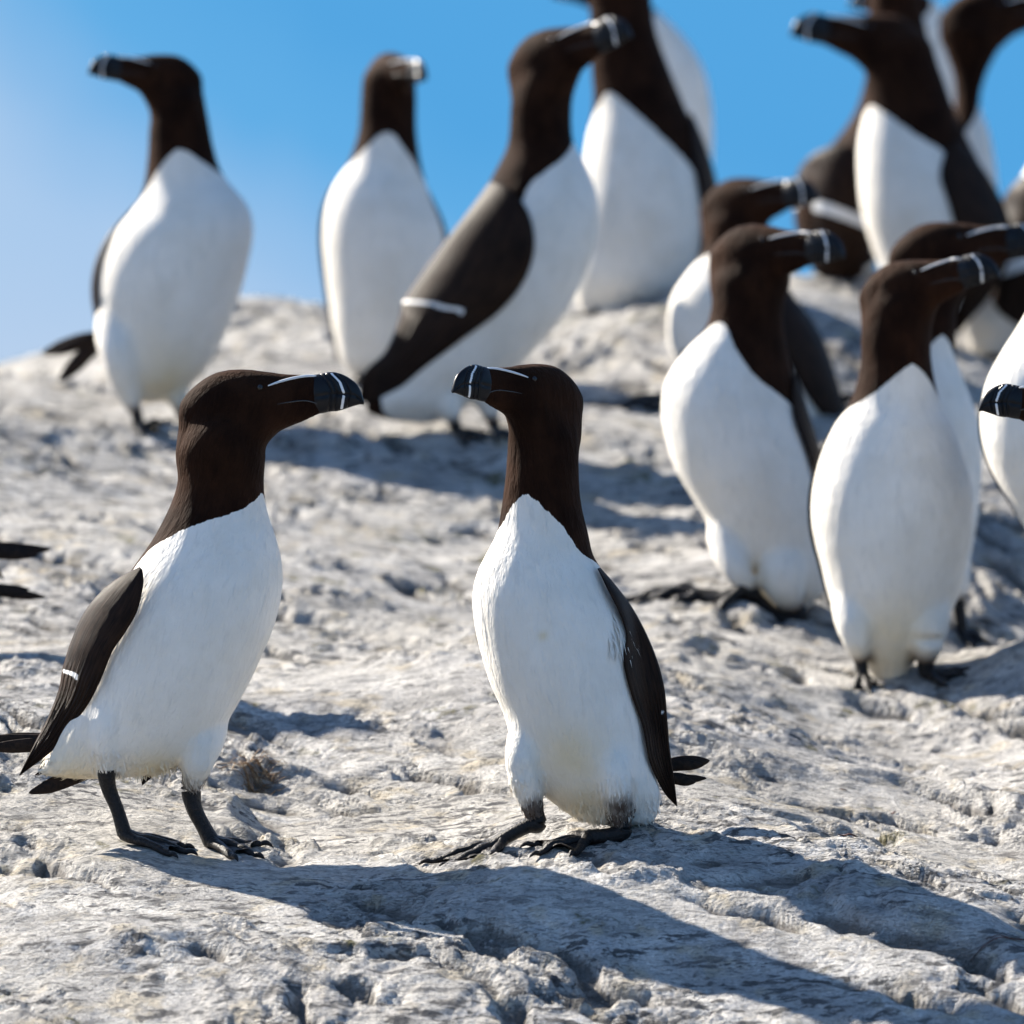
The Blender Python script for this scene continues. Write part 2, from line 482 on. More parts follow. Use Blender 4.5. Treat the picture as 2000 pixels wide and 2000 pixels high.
def tube(pts, rad, seg=10, flat=1.0, n=None, up=(0, 0, 1)):
    pts = np.asarray(pts, float); rad = np.asarray(rad, float)
    n = n or len(pts) * 5
    X, _ = cr(np.hstack([pts, rad[:, None]]), n)
    C = X[:, :3]; r = np.maximum(X[:, 3], 1e-5)
    T = np.gradient(C, axis=0); T /= np.linalg.norm(T, axis=1)[:, None] + 1e-9
    upv = np.array(up, float)
    s = np.cross(T, upv); ln = np.linalg.norm(s, axis=1)[:, None]
    s = np.where(ln < .05, np.array([1., 0, 0]), s / (ln + 1e-9))
    u = np.cross(s, T)
    return ring_mesh(C, s * r[:, None], u * r[:, None] * flat, seg)

def join(parts):
    V = []; Fc = []; o = 0
    for v, f in parts:
        V.append(np.asarray(v)); Fc += [tuple(i + o for i in q) for q in f]; o += len(v)
    return np.vstack(V), Fc

def remesh(parts, voxel, smooth=8):
    V, Fc = join(parts)
    me = bpy.data.meshes.new("tmp"); me.from_pydata([tuple(v) for v in V], [], Fc)
    bm = bmesh.new(); bm.from_mesh(me)
    bmesh.ops.recalc_face_normals(bm, faces=bm.faces); bm.to_mesh(me); bm.free()
    ob = bpy.data.objects.new("tmp", me); sc.collection.objects.link(ob)
    md = ob.modifiers.new("r", 'REMESH'); md.mode = 'VOXEL'; md.voxel_size = voxel
    dg = bpy.context.evaluated_depsgraph_get(); dg.update()
    ev = ob.evaluated_get(dg); m2 = bpy.data.meshes.new_from_object(ev)
    nv = len(m2.vertices)
    co = np.empty(nv * 3); m2.vertices.foreach_get('co', co); co = co.reshape(-1, 3)
    ed = np.empty(len(m2.edges) * 2, dtype=np.int64); m2.edges.foreach_get('vertices', ed); ed = ed.reshape(-1, 2)
    faces = [tuple(p.vertices) for p in m2.polygons]
    deg = np.bincount(ed.ravel(), minlength=nv)[:, None].astype(float)
    def lap(c):
        s = np.zeros_like(c)
        for k in range(3):
            s[:, k] = np.bincount(ed[:, 0], c[ed[:, 1], k], nv) + np.bincount(ed[:, 1], c[ed[:, 0], k], nv)
        return s / np.maximum(deg, 1) - c
    for i in range(smooth):
        co = co + .6 * lap(co); co = co - .32 * lap(co)
    bpy.data.objects.remove(ob); bpy.data.meshes.remove(m2); bpy.data.meshes.remove(me)
    return co, faces, ed

HEAD = [  # a, top, bottom, half width  (template units)
 (-80,22,-60,34),(-55,46,-75,47),(-20,65,-80,54),(20,70,-75,55),(60,68,-65,49),(95,63,-56,40),
 (130,60.5,-42,27),(165,59,-27,18.5),(188,57,-17,13),(200,46,-8,9)]
BEAK = [(160,57,-22,12),(172,58.5,-19,15.5),(186,61,-17,16),(200,63.5,-14,15),(214,62,-13,13.6),(228,57,-9,12),
 (240,50,-5,10.3),(250,42,-2,8.6),(257,32,0,7),(262,20,0,5.2),(265,10,0,3.5)]

class Bird:
    def __init__(s, label, Y, torso, head, base, v, throat, shoulder, limit=108, q=1.0, group='razorbills on the rock', vox=.0032):
        """torso: rows (xl,yl,xr,yr,depth half,depth offset) px;  head: (cx,cy,scale,pitch,yaw)"""
        s.Y = Y; s.S = Y / F; s.base = base; s.vox = vox
        s.root = bpy.data.objects.new("razorbill", None); sc.collection.objects.link(s.root)
        s.root.empty_display_size = .05
        s.root.location = P(base[0], base[1], Y)
        s.root['label'] = label; s.root['category'] = 'bird'; s.root['group'] = group
        T = np.array([r if len(r) == 6 else tuple(r) + (0,) for r in torso], float)
        n = 120
        X, t = cr(T, n)
        L = s.loc(X[:, 0], X[:, 1], X[:, 5]); Rr = s.loc(X[:, 2], X[:, 3], X[:, 5])
        s.C = (L + Rr) / 2; s.A = (Rr - L) / 2
        s.D = np.zeros_like(s.A); s.D[:, 1] = -np.maximum(X[:, 4], 3) * s.S
        s.t = t; s.K = len(T)
        s.v = np.interp(t, [a for a, _ in v], [R(b) for _, b in v])
        s.throat, s.shoulder, s.limit = throat, shoulder, R(limit)
        s.parts = [ring_mesh(s.C, s.A, s.D, 40, .6)]
        cx, cy, k, pitch, yaw = head[:5]
        s.hc = s.loc(cx, cy, head[5] if len(head) > 5 else 0); s.hk = k * s.S
        py, yw = R(pitch), R(yaw)
        s.f = np.array([math.cos(yw) * math.cos(py), -math.sin(yw) * math.cos(py), math.sin(py)])
        s.l = np.cross(s.f, [0, 0, 1]); s.l /= np.linalg.norm(s.l)
        s.u = np.cross(s.l, s.f)
        H, _ = cr(HEAD, 40)
        s.parts.append(ring_mesh(*s.hring(H), 32, .55))
        s.stain_p = []; s.brown_p = []
        s.parts.append(s.bridge())
    def loc(s, x, y, d=0):
        x = np.asarray(x, float); y = np.asarray(y, float); d = np.asarray(d, float) + 0 * x
        return np.stack([(x - s.base[0]) * s.S, d * s.S, (s.base[1] - y) * s.S], -1)
    def hp(s, a, b, c=0):
        return s.hc + s.hk * (s.f * a + s.u * b + s.l * c)
    def bridge(s):
        """nape, cheeks and throat: a smooth skin between the head and the first neck rows"""
        def M(A, D): return np.outer(A, A) + np.outer(D, D)
        i1 = int(np.searchsorted(s.t, .75)); i2 = int(np.searchsorted(s.t, 1.5))
        k = s.hk
        rows = [(s.hp(12, 30), M(s.f * 88 * k, s.l * 46 * k)), (s.hp(14, 0), M(s.f * 102 * k, s.l * 52 * k)),
                (s.hp(8, -36), M(s.f * 104 * k, s.l * 55 * k))]
        N1 = (s.C[i1], M(s.A[i1], s.D[i1])); N2 = (s.C[i2], M(s.A[i2], s.D[i2]))
        h3 = (s.hp(-6, -66), M(s.f * 94 * k, s.l * 58 * k))
        rows.append((h3[0] * .6 + N1[0] * .4, h3[1] * .6 + N1[1] * .4))
        rows += [N1, N2]
        rows[4] = (N1[0], N1[1])
        R0 = np.array([np.r_[c, m.ravel()] for c, m in rows])
        X, _ = cr(R0, 30); seg = 40
        th = np.linspace(0, 2 * np.pi, seg, endpoint=False)
        ax = s.A[i1] / np.linalg.norm(s.A[i1])
        dirs = np.cos(th)[:, None] * np.array([1, 0, 0]) + np.sin(th)[:, None] * np.array([0, -1, 0])
        V = []; Fc = []
        for r in X:
            m = r[3:].reshape(3, 3); w_ = dirs @ m
            q = np.sqrt(np.maximum(np.einsum('ij,ij->i', w_, dirs), 1e-12))
            V += list(r[:3] + w_ / q[:, None])
        n = len(X)
        for i in range(n - 1):
            for j in range(seg):
                j2 = (j + 1) % seg
                Fc.append((i * seg + j, i * seg + j2, (i + 1) * seg + j2, (i + 1) * seg + j))
        Fc.append(tuple(range(seg))[::-1]); Fc.append(tuple((n - 1) * seg + j for j in range(seg)))
        return np.array(V), Fc
    def hring(s, H):
        C = np.array([s.hp(a, (t + b) / 2) for a, t, b, w in H])
        A = np.array([s.u * s.hk * (t - b) / 2 for a, t, b, w in H])
        D = np.array([s.l * s.hk * w for a, t, b, w in H])
        return C, A, D
    def thigh(s, pts, rad, own=False):
        """pts (x,y,depth) px"""
        (x0, y0, d0), (x1, y1, d1) = pts[0], pts[1]
        pts = [(x0 + (x0 - x1) * .8 + (0 if abs(x0 - s.base[0]) < 5 else (10 if x0 < s.base[0] else -10)), y0 - 60, d0 * .1), (x0, y0, d0 * .55)] + list(pts[1:])
        p = np.array([s.loc(*q) for q in pts])
        s.parts.append(tube(p, np.array([rad[0] * .8] + list(rad)) * s.S, 20))
        if not own: s.brown_p.append((p[-1], rad[-1] * 1.9 * s.S))
    def brown(s, x, y, d, r): s.brown_p.append((s.loc(x, y, d), r * s.S))
    def stain(s, x, y, d, r): s.stain_p.append((s.loc(x, y, d), r * s.S))
    def finish_body(s, smooth=7, tufts=None):
        V, Fc, ED = remesh(s.parts, s.vox, smooth)
        hr0 = np.linalg.norm(V - s.hp(0, -30), axis=1) / s.hk
        wt = (np.clip((175 - hr0) / 60, 0, 1) * np.clip((150 - (V - s.hc) @ s.f / s.hk) / 40, 0, 1))[:, None]
        dg = np.maximum(np.bincount(ED.ravel(), minlength=len(V)), 1)[:, None]
        for _ in range(int(26 * (.0024 / s.vox) ** 2) + 4):
            for kf in (.6, -.45):
                sm = np.stack([np.bincount(ED[:, 0], V[ED[:, 1], q], len(V)) + np.bincount(ED[:, 1], V[ED[:, 0], q], len(V)) for q in range(3)], 1) / dg
                V = V + kf * wt * (sm - V)
        # canonical coordinates
        n = len(V); ti = np.empty(n, int)
        nrm = np.linalg.norm(s.A, axis=1)
        for i in range(0, n, 20000):
            dd = np.linalg.norm(V[i:i + 20000, None, :] - s.C[None], axis=2)
            ti[i:i + 20000] = np.argmin(dd, axis=1)
        # refine: choose section whose plane (perp. to spine) is closest in 2-D among neighbours
        T = np.gradient(s.C, axis=0); T /= np.linalg.norm(T, axis=1)[:, None]
        for _ in range(4):
            al = np.einsum('ij,ij->i', V - s.C[ti], T[ti])
            step = np.clip(np.round(al / (np.linalg.norm(np.diff(s.C, axis=0), axis=1).mean())), -3, 3).astype(int)
            ti = np.clip(ti + step, 0, len(s.C) - 1)
        d = V - s.C[ti]
        a = np.einsum('ij,ij->i', d, s.A[ti]) / (nrm[ti] ** 2)
        b = np.einsum('ij,ij->i', d, s.D[ti]) / (np.linalg.norm(s.D[ti], axis=1) ** 2)
        ang = np.arctan2(b, a)
        dv = np.abs((ang - s.v[ti] + np.pi) % (2 * np.pi) - np.pi)
        x = (s.t[ti] - s.throat) / (s.shoulder - s.throat)
        lim = np.where(x < 0, x * 1.6, s.limit * np.clip(x, 0, 1) ** .8)
        rr = .5 * (nrm[ti] + np.abs(s.D[ti][:, 1]))
        pat = (dv - lim) * rr
        dg = np.bincount(ED.ravel(), minlength=n).astype(float)
        for _ in range(14):
            sm = (np.bincount(ED[:, 0], pat[ED[:, 1]], n) + np.bincount(ED[:, 1], pat[ED[:, 0]], n)) / np.maximum(dg, 1)
            pat = .4 * pat + .6 * sm
        # head is dark
        hd = V - s.hc
        ha = hd @ s.f / s.hk; hb = hd @ s.u / s.hk
        hr = np.linalg.norm(V - s.hp(10, 0), axis=1) / s.hk
        ish = (hr < 78) | ((ha > 20) & (hb > -90) & (ha < 215) & (np.abs(hd @ s.l) / s.hk < 75))
        pat = np.where(ish, np.maximum(pat, .02), pat)
        ax = s.C[int(len(s.C) * .7)] - s.C[int(len(s.C) * .12)]; ax /= np.linalg.norm(ax)
        e1 = np.cross(ax, [0, 1, 0]); e1 /= np.linalg.norm(e1); e2 = np.cross(ax, e1)
        flow = np.stack([V @ e1, V @ e2, V @ ax], 1)
        st = np.zeros(n); brn = np.zeros(n)
        for c, r in s.stain_p: st = np.maximum(st, np.exp(-(np.linalg.norm(V - c, axis=1) / r) ** 2))
        for c, r in s.brown_p: brn = np.maximum(brn, np.clip(1.6 * np.exp(-(np.linalg.norm(V - c, axis=1) / r) ** 2) - .3, 0, 1))
        s.bv = V
        s.bvh = BVHTree.FromPolygons([Vector(q) for q in V], Fc)
        if tufts:
            V, Fc, pat, flow, st, brn = s.add_tufts(V, Fc, pat, flow, st, brn, tufts)
        s.body = mesh_from("body", V, Fc, M_plum, s.root, {'pattern': pat, 'flow': flow, 'stain': st, 'brown': brn})
        return s
    def add_tufts(s, V, Fc, pat, flow, st, brn, tufts):
        rng = np.random.RandomState(3)
        me = bpy.data.meshes.new("q"); me.from_pydata([tuple(v) for v in V], [], Fc)
        nn = np.empty(len(V) * 3); me.vertices.foreach_get('normal', nn); nn = nn.reshape(-1, 3)
        bpy.data.meshes.remove(me)
        NV = []; NF = []; NI = []; NBr = []; o = len(V)
        for (x, y, d, r, dens, ln, dirn, brw) in tufts:
            c = s.loc(x, y, d); rr = r * s.S
            cand = np.where(np.linalg.norm((V - c) * np.array([1, .7, 1]), axis=1) < rr)[0]
            if not len(cand): continue
            pick = rng.choice(cand, min(dens, len(cand) * 3))
            dr = np.array([dirn[0], dirn[1], dirn[2]], float); dr /= np.linalg.norm(dr)
            for i in pick:
                nrm = nn[i]
                t = dr - nrm * (dr @ nrm) * .95 + nrm * .08 + rng.normal(0, .13, 3)
                t /= np.linalg.norm(t)
                L = ln * .62 * s.S * rng.uniform(.5, 1.2); wd = s.S * rng.uniform(1.0, 2.2)
                sd = np.cross(t, nrm); sd /= np.linalg.norm(sd) + 1e-9
                p = V[i] - nrm * .0008 + rng.normal(0, .0008, 3)
                mid = p + t * L * .5 + nrm * .0008; tip = p + t * L + np.array([0, 0, -1]) * L * .12
                NV += [p - sd * wd, p + sd * wd, mid - sd * wd * .8, mid + sd * wd * .8, tip]
                NF += [(o, o + 1, o + 3, o + 2), (o + 2, o + 3, o + 4)]; o += 5
                NI += [i] * 5; NBr += [brw if brw is not None else brn[i]] * 5
        if not NV: return V, Fc, pat, flow, st, brn
        NI = np.array(NI)
        return (np.vstack([V, NV]), Fc + NF, np.r_[pat, pat[NI]], np.vstack([flow, flow[NI]]), np.r_[st, st[NI]], np.r_[brn, NBr])
    def side_hit(s, a, b, sgn, off=.4):
        o = s.hp(a, b, sgn * 200); dr = -s.l * sgn
        h, nrm, _, _ = s.bvh.ray_cast(Vector(o), Vector(dr), 200 * s.hk)
        if h is None: return s.hp(a, b, sgn * 12)
        return np.array(h) + s.l * sgn * off * s.hk
    def face(s, stripe=True):
        # beak
        Bk, _ = cr(BEAK, 70)
        C, A, D = s.hring(Bk)
        V, Fc = ring_mesh(C, A, D, 48, .5)
        # pinch the section towards the culmen: narrow top and bottom
        d = V - s.hc
        a = d @ s.f / s.hk; b = d @ s.u / s.hk; c = d @ s.l / s.hk
        top = np.interp(a, [r[0] for r in BEAK], [r[1] for r in BEAK]); bot = np.interp(a, [r[0] for r in BEAK], [r[2] for r in BEAK])
        rel = np.clip((b - (top + bot) / 2) / np.maximum((top - bot) / 2, 1), -1, 1)
        c2 = c * (1 + .18 * (1 - rel ** 2))
        # mouth line groove
        ml = np.interp(a, [160, 190, 224, 250, 266], [10, 17, 20.5, 16, 4])
        gm = np.exp(-((b - ml) / 1.6) ** 2) * (a < 262)
        c2 = c2 * (1 - .14 * gm)
        # grooves parallel to band
        ac = np.interp(b, [-15, 0, 21, 44, 60], [221, 224, 227.5, 219, 203])
        gr = 0
        for dx, wd in ((-13, 2.0), (-24, 2.2), (12, 1.8)):
            gr = gr + np.exp(-((a - ac - dx) / wd) ** 2)
        c2 = c2 * (1 - .10 * np.clip(gr, 0, 1))
        V = s.hc + s.hk * (s.f[None] * a[:, None] + s.u[None] * b[:, None] + s.l[None] * c2[:, None])
        band = np.clip(1.5 - np.abs(a - ac) / 2.6, 0, 1) * (1 - .9 * gm)
        band = np.where((b < -9) | (b > 62), band * .3, band)
        s.beak = mesh_from("beak", V, Fc, M_beak, s.root, {'band': band, 'groove': -np.clip(gr, 0, 1) - gm})
        for sg in (1, -1):
            if stripe:
                pts = [(80, 36), (96, 42), (112, 47), (128, 51), (146, 54.5), (162, 55.5), (174, 54.5)]
                p = np.array([s.side_hit(x, y, sg, .2) for x, y in pts])
                V, Fc = tube(p, np.array([1.2, 2.3, 2.7, 2.9, 3.0, 2.9, 1.6]) * s.hk, 10, 1.0, 40)
                mesh_from("face_stripe", V, Fc, M_stripe, s.root)
            e = s.side_hit(64, 32, sg, -3.8)
            bm = bmesh.new(); bmesh.ops.create_uvsphere(bm, u_segments=20, v_segments=14, radius=6.6 * s.hk)
            me = bpy.data.meshes.new("eye"); bm.to_mesh(me); bm.free()
            me.polygons.foreach_set('use_smooth', [True] * len(me.polygons)); me.materials.append(M_eye)
            o = bpy.data.objects.new("eye", me); sc.collection.objects.link(o); o.parent = s.root; o.location = e
            # edge of the mouth running back from the beak
            p = np.array([s.side_hit(x, y, sg, -.3) for x, y in [(186, -9), (172, 2), (150, 7), (120, 4), (98, 0)]])
            V, Fc = tube(p, np.array([1.6, 1.7, 1.5, 1.3, .5]) * s.hk, 8, 1.0, 30)
            mesh_from("mouth_edge", V, Fc, M_claw, s.root)
        return s
    def surf(s, px, py, near=1, off=4):
        """depth of the body's near (or far) side under an image point"""
        q = s.loc(px, py)
        c2 = s.C[:, [0, 2]]
        T = np.gradient(c2, axis=0); T /= np.linalg.norm(T, axis=1)[:, None] + 1e-9
        A2 = s.A[:, [0, 2]]; hw = np.linalg.norm(A2, axis=1)
        d = q[[0, 2]] - c2
        al = np.abs(np.einsum('ij,ij->i', d, T)); i = int(np.argmin(al + .15 * np.linalg.norm(d, axis=1)))
        rel = np.dot(d[i], A2[i]) / hw[i] ** 2
        dd = max(abs(s.D[i, 1]), 14 * s.S)
        y = s.C[i, 1] - near * dd * math.sqrt(max(0, 1 - min(1, abs(rel)) ** 2)) - near * off * s.S
        return np.array([q[0], y, q[2]])
    def wing_from(s, outer, inner, near=1, off=5, thick=5, bar=None, flat_from=.6, tipd=None):
        """wing traced by outer and inner edge points (px), laid on the body side"""
        n, m = 60, 22
        O, _ = cr(outer, n); I, _ = cr(inner, n)
        G = np.zeros((n, m, 3))
        for i in range(n):
            for j in range(m):
                f = j / (m - 1)
                p = O[i] * (1 - f) + I[i] * f
                G[i, j] = s.surf(p[0], p[1], near, off)
        # smooth depth
        for _ in range(14):
            g = G[:, :, 1].copy()
            g[1:-1] = (G[:-2, :, 1] + 2 * G[1:-1, :, 1] + G[2:, :, 1]) / 4
            gg = g.copy(); gg[:, 1:-1] = (g[:, :-2] + 2 * g[:, 1:-1] + g[:, 2:]) / 4
            G[:, :, 1] = gg
        u = np.linspace(0, 1, n)[:, None] * np.ones((1, m)); v = np.ones((n, 1)) * np.linspace(-1, 1, m)[None]
        # feathered trailing edge relief and body of the wing
        prof = np.sqrt(np.clip(1 - v ** 2, 0, 1)) * np.clip(np.sin(np.pi * np.clip(u * .85 + .12, 0, 1)), .1, 1)
        step = .5 * np.tanh((.60 - u + .05 * v) * 40) + .5     # coverts lie over the long feathers
        edge = np.sqrt(np.clip(1 - v ** 2, 0, 1))
        fm = np.clip((u - .56) / .12, 0, 1)
        saw = ((v * .5 + .5) * 6 + u * 1.5 + .12 * np.sin(u * 9)) % 1.0
        row = sum(.5 + .5 * np.tanh((c0 - u + .05 * v * v + .012 * np.sin(v * 21 + c0 * 40)) * 70) for c0 in (.26, .37, .48))
        G[:, :, 1] -= near * edge * (1.7 * saw * fm + .9 * row) * s.S
        G[:, :, 1] -= near * (thick * prof + 2.2 * step * np.sqrt(np.clip(1 - v ** 2, 0, 1))) * s.S
        return s.sheet(G, u, v, near, bar, np.array([0, near * 4.0 * s.S, 0]))
    def sheet(s, G, u, v, near, bar, back):
        n, m, _ = G.shape
        e = 1 - np.clip(np.abs(v) ** 4, 0, 1); eu = np.clip(np.minimum(u, 1 - u) * 14, 0, 1)
        Bk = G + back[None, None] * (e * eu)[..., None] if back.ndim == 1 else G + back * (e * eu)[..., None]
        V = np.vstack([G.reshape(-1, 3), Bk.reshape(-1, 3)]); Fc = []
        N = n * m
        for i in range(n - 1):
            for j in range(m - 1):
                a = i * m + j
                q = (a, a + 1, a + m + 1, a + m)
                Fc.append(q if near > 0 else q[::-1]); r = tuple(N + k for k in q)
                Fc.append(r[::-1] if near > 0 else r)
        uu = np.r_[u.ravel(), u.ravel()]; vv = np.r_[v.ravel(), v.ravel()]
        bb = np.zeros(len(uu))
        if bar:
            c, wd, v0, v1, sl = bar
            bb = np.clip(1.4 - np.abs(uu - c - sl * vv - .022 * (vv * vv - .4)) / wd, 0, 1) * ((vv > v0) & (vv < v1))
        bm = bmesh.new()
        me = bpy.data.meshes.new("wing"); me.from_pydata([tuple(q) for q in V], [], Fc)
        for k, a in (('wu', uu), ('wv', vv), ('bar', bb)):
            at = me.attributes.new(k, 'FLOAT', 'POINT'); at.data.foreach_set('value', a.astype(np.float32))
        bm.from_mesh(me); bmesh.ops.remove_doubles(bm, verts=bm.verts, dist=1e-6)
        bmesh.ops.recalc_face_normals(bm, faces=bm.faces)
        bm.to_mesh(me); bm.free()
        me.polygons.foreach_set('use_smooth', [True] * len(me.polygons))
        me.materials.append(M_wing)
        o = bpy.data.objects.new("wing", me); sc.collection.objects.link(o); o.parent = s.root
        return o
    def auto_wing(s, side, t0, t1, ext=90, dc=128, span=34, off=1.03, bar=(.63, .012, -.9, .9, .0), tipdir=None, thick=4):
        """folded wing on the body side at angle ventral + side*dc, running on past the body's end"""
        n, m = 56, 18
        G = np.zeros((n, m, 3)); ub = .70
        Cx = [np.interp(np.linspace(0, s.K - 1, 400), s.t, s.C[:, k]) for k in range(3)]
        def sp(t, ang):
            c = np.array([np.interp(t, s.t, s.C[:, k]) for k in range(3)]); a = np.array([np.interp(t, s.t, s.A[:, k]) for k in range(3)])
            d = np.interp(t, s.t, s.D[:, 1])
            return c + off * (math.cos(ang) * a + math.sin(ang) * np.array([0, d, 0])), c
        us = np.linspace(0, 1, n); last = None
        for i, u in enumerate(us):
            wid = (min(1, u / .16) ** .55) * (1 - max(0, (u - .35) / .65) ** 1.5)
            if u <= ub:
                t = t0 + (t1 - t0) * u / ub
                vv = np.interp(t, s.t, s.v)
                for j in range(m):
                    k = -1 + 2 * j / (m - 1)
                    p, c = sp(t, vv + side * (R(dc) + R(span) * wid * k))
                    o = (p - c); o /= np.linalg.norm(o)
                    G[i, j] = p + o * (thick * math.sqrt(max(0, 1 - k * k)) + 1.5) * s.S
                last = i
            else:
                if i == last + 1:
                    ctr = G[last].mean(0); dr = ctr - G[last - 8].mean(0); dr /= np.linalg.norm(dr)
                    if tipdir is not None:
                        dr = dr * .4 + np.array(tipdir) * .6; dr /= np.linalg.norm(dr)
                    cr0 = G[last] - ctr; w0 = wid if wid > 0 else 1; ul = us[last]
                f = (u - ul) / (1 - ul)
                G[i] = ctr + dr * ext * s.S * f + cr0 * max(.02, (1 - f) ** .8)
        for _ in range(4): G[1:-1] = (G[:-2] + 2 * G[1:-1] + G[2:]) / 4
        u = us[:, None] * np.ones((1, m)); v = np.ones((n, 1)) * np.linspace(-1, 1, m)[None]
        # thickness inwards
        cc = np.array([[np.interp(t0 + (t1 - t0) * min(1, q / ub), s.t, s.C[:, k]) for k in range(3)] for q in us])
        bk = cc[:, None, :] - G; bk /= np.linalg.norm(bk, axis=2)[..., None] + 1e-9
        return s.sheet(G, u, v, 1, bar, bk * 3.5 * s.S)
    def tail(s, base, tips, width=11, mat=None):
        parts = []
        b = s.loc(*base)
        for k, t in enumerate(tips):
            p = s.loc(t[0], t[1], t[2] if len(t) > 2 else 0)
            wd = (t[3] if len(t) > 3 else width) * s.S
            b2 = b + np.array([0, (k - len(tips) / 2) * 4 * s.S, (k % 2) * 2 * s.S])
            pts = [b2, b2 * .65 + p * .35 + np.array([0, 0, 1]) * 2 * s.S, b2 * .3 + p * .7, p * .93 + b2 * .07, p]
            parts.append(tube(pts, [wd * .6, wd * .9, wd * .85, wd * .36, wd * .04], 14, .24, 24, up=(0, 1, 0)))
            sh = [b2 + np.array([0, 0, .3]) * wd, b2 * .3 + p * .7 + np.array([0, 0, .28]) * wd, p]
            parts.append(tube(sh, [1.3 * s.S, 1.1 * s.S, .3 * s.S], 6, 1, 12))
        V, Fc = join(parts)
        mesh_from("tail", V, Fc, M_tail, s.root)
    def leg(s, pts, rad, toes, web=True, foot_r=7.5, heel=None):
        """pts (x,y,depth) px from thigh to ankle; toes: tips as (x, depth) px offsets laid on the rock"""
        p = np.array([s.loc(*q) for q in pts])
        wl = np.array(s.root.location)
        def on(x, d, up):
            X = wl[0] + x; Y = wl[1] + d
            return np.array([x, d, gz(X, Y) - wl[2] + up])
        a = p[-1]
        r = foot_r * 1.1 * s.S
        z = on(a[0], a[1], 0)[2]
        a = np.array([a[0], a[1], max(a[2], z + r * .9) if a[2] < z + r * .9 else min(a[2], z + r * 1.6)])
        p[-1] = a
        V, Fc = tube(p, np.array(rad) * 1.15 * s.S, 16, 1, 36)
        lg = mesh_from("leg", V, Fc, M_leg, s.root)
        parts = []; tips = []
        lines = []
        for (x, d) in toes:
            tx = a[0] + x * s.S; ty = a[1] + d * 1.45 * s.S
            ln = []
            nT = 9
            for k in range(nT):
                f = k / (nT - 1)
                q = on(a[0] + (tx - a[0]) * f, a[1] + (ty - a[1]) * f, 0)
                up = r * (.95 * (1 - f) + .42 * f) + r * .55 * math.sin(math.pi * min(1, f * 1.25)) * .5
                q[2] += up; ln.append(q)
            ln = np.array(ln)
            ln[0] = a
            zs = ln[:, 2].copy()
            for _ in range(3): zs[1:-1] = np.maximum(zs[1:-1], (zs[:-2] + zs[2:]) / 2 - r * .1)
            ln[:, 2] = zs
            lines.append(ln)
            rads = r * np.array([1.25, 1.08, .86, .86, .74, .70, .74, .62, .45])
            parts.append(tube(ln, rads, 12, .9, 40))
        if web:
            n = 14
            for A_, B_ in zip(lines[:-1], lines[1:]):
                la, _ = cr(A_, n); lb, _ = cr(B_, n)
                m = 9; G = []
                for i in range(n):
                    f = i / (n - 1)
                    for j in range(m):
                        g = j / (m - 1)
                        k = f * (1 - .13 * math.sin(math.pi * g)) * .97
                        ii = k * (n - 1); i0 = min(int(ii), n - 2); fr = ii - i0
                        pa = la[i0] * (1 - fr) + la[i0 + 1] * fr; pb = lb[i0] * (1 - fr) + lb[i0 + 1] * fr
                        q = pa * (1 - g) + pb * g
                        q = q - np.array([0, 0, 1]) * r * .12 * math.sin(math.pi * g)
                        gzv = on(q[0], q[1], .005)[2]
                        q[2] = max(q[2], gzv)
                        G.append(q)
                G = np.array(G); G2 = G - np.array([0, 0, .0014])
                Fw = []
                for i in range(n - 1):
                    for j in range(m - 1):
                        b = i * m + j
                        Fw.append((b, b + 1, b + m + 1, b + m)); Fw.append(tuple(n * m + k for k in (b + m, b + m + 1, b + 1, b)))
                parts.append((np.vstack([G, G2]), Fw))
        for ln in lines:
            t = ln[-1]; d = ln[-1] - ln[-3]; d[2] = 0; d /= np.linalg.norm(d) + 1e-9
            pts = [t - d * r * .3, t + d * r * .7 + np.array([0, 0, r * .15]), t + d * r * 1.4 - np.array([0, 0, r * .2]), t + d * r * 1.75 - np.array([0, 0, r * .55])]
            parts.append(tube(pts, [r * .42, r * .4, r * .25, r * .06], 10, 1, 14))
        V, Fc = join(parts)
        mesh_from("foot", V, Fc, M_leg, lg)
        return lg

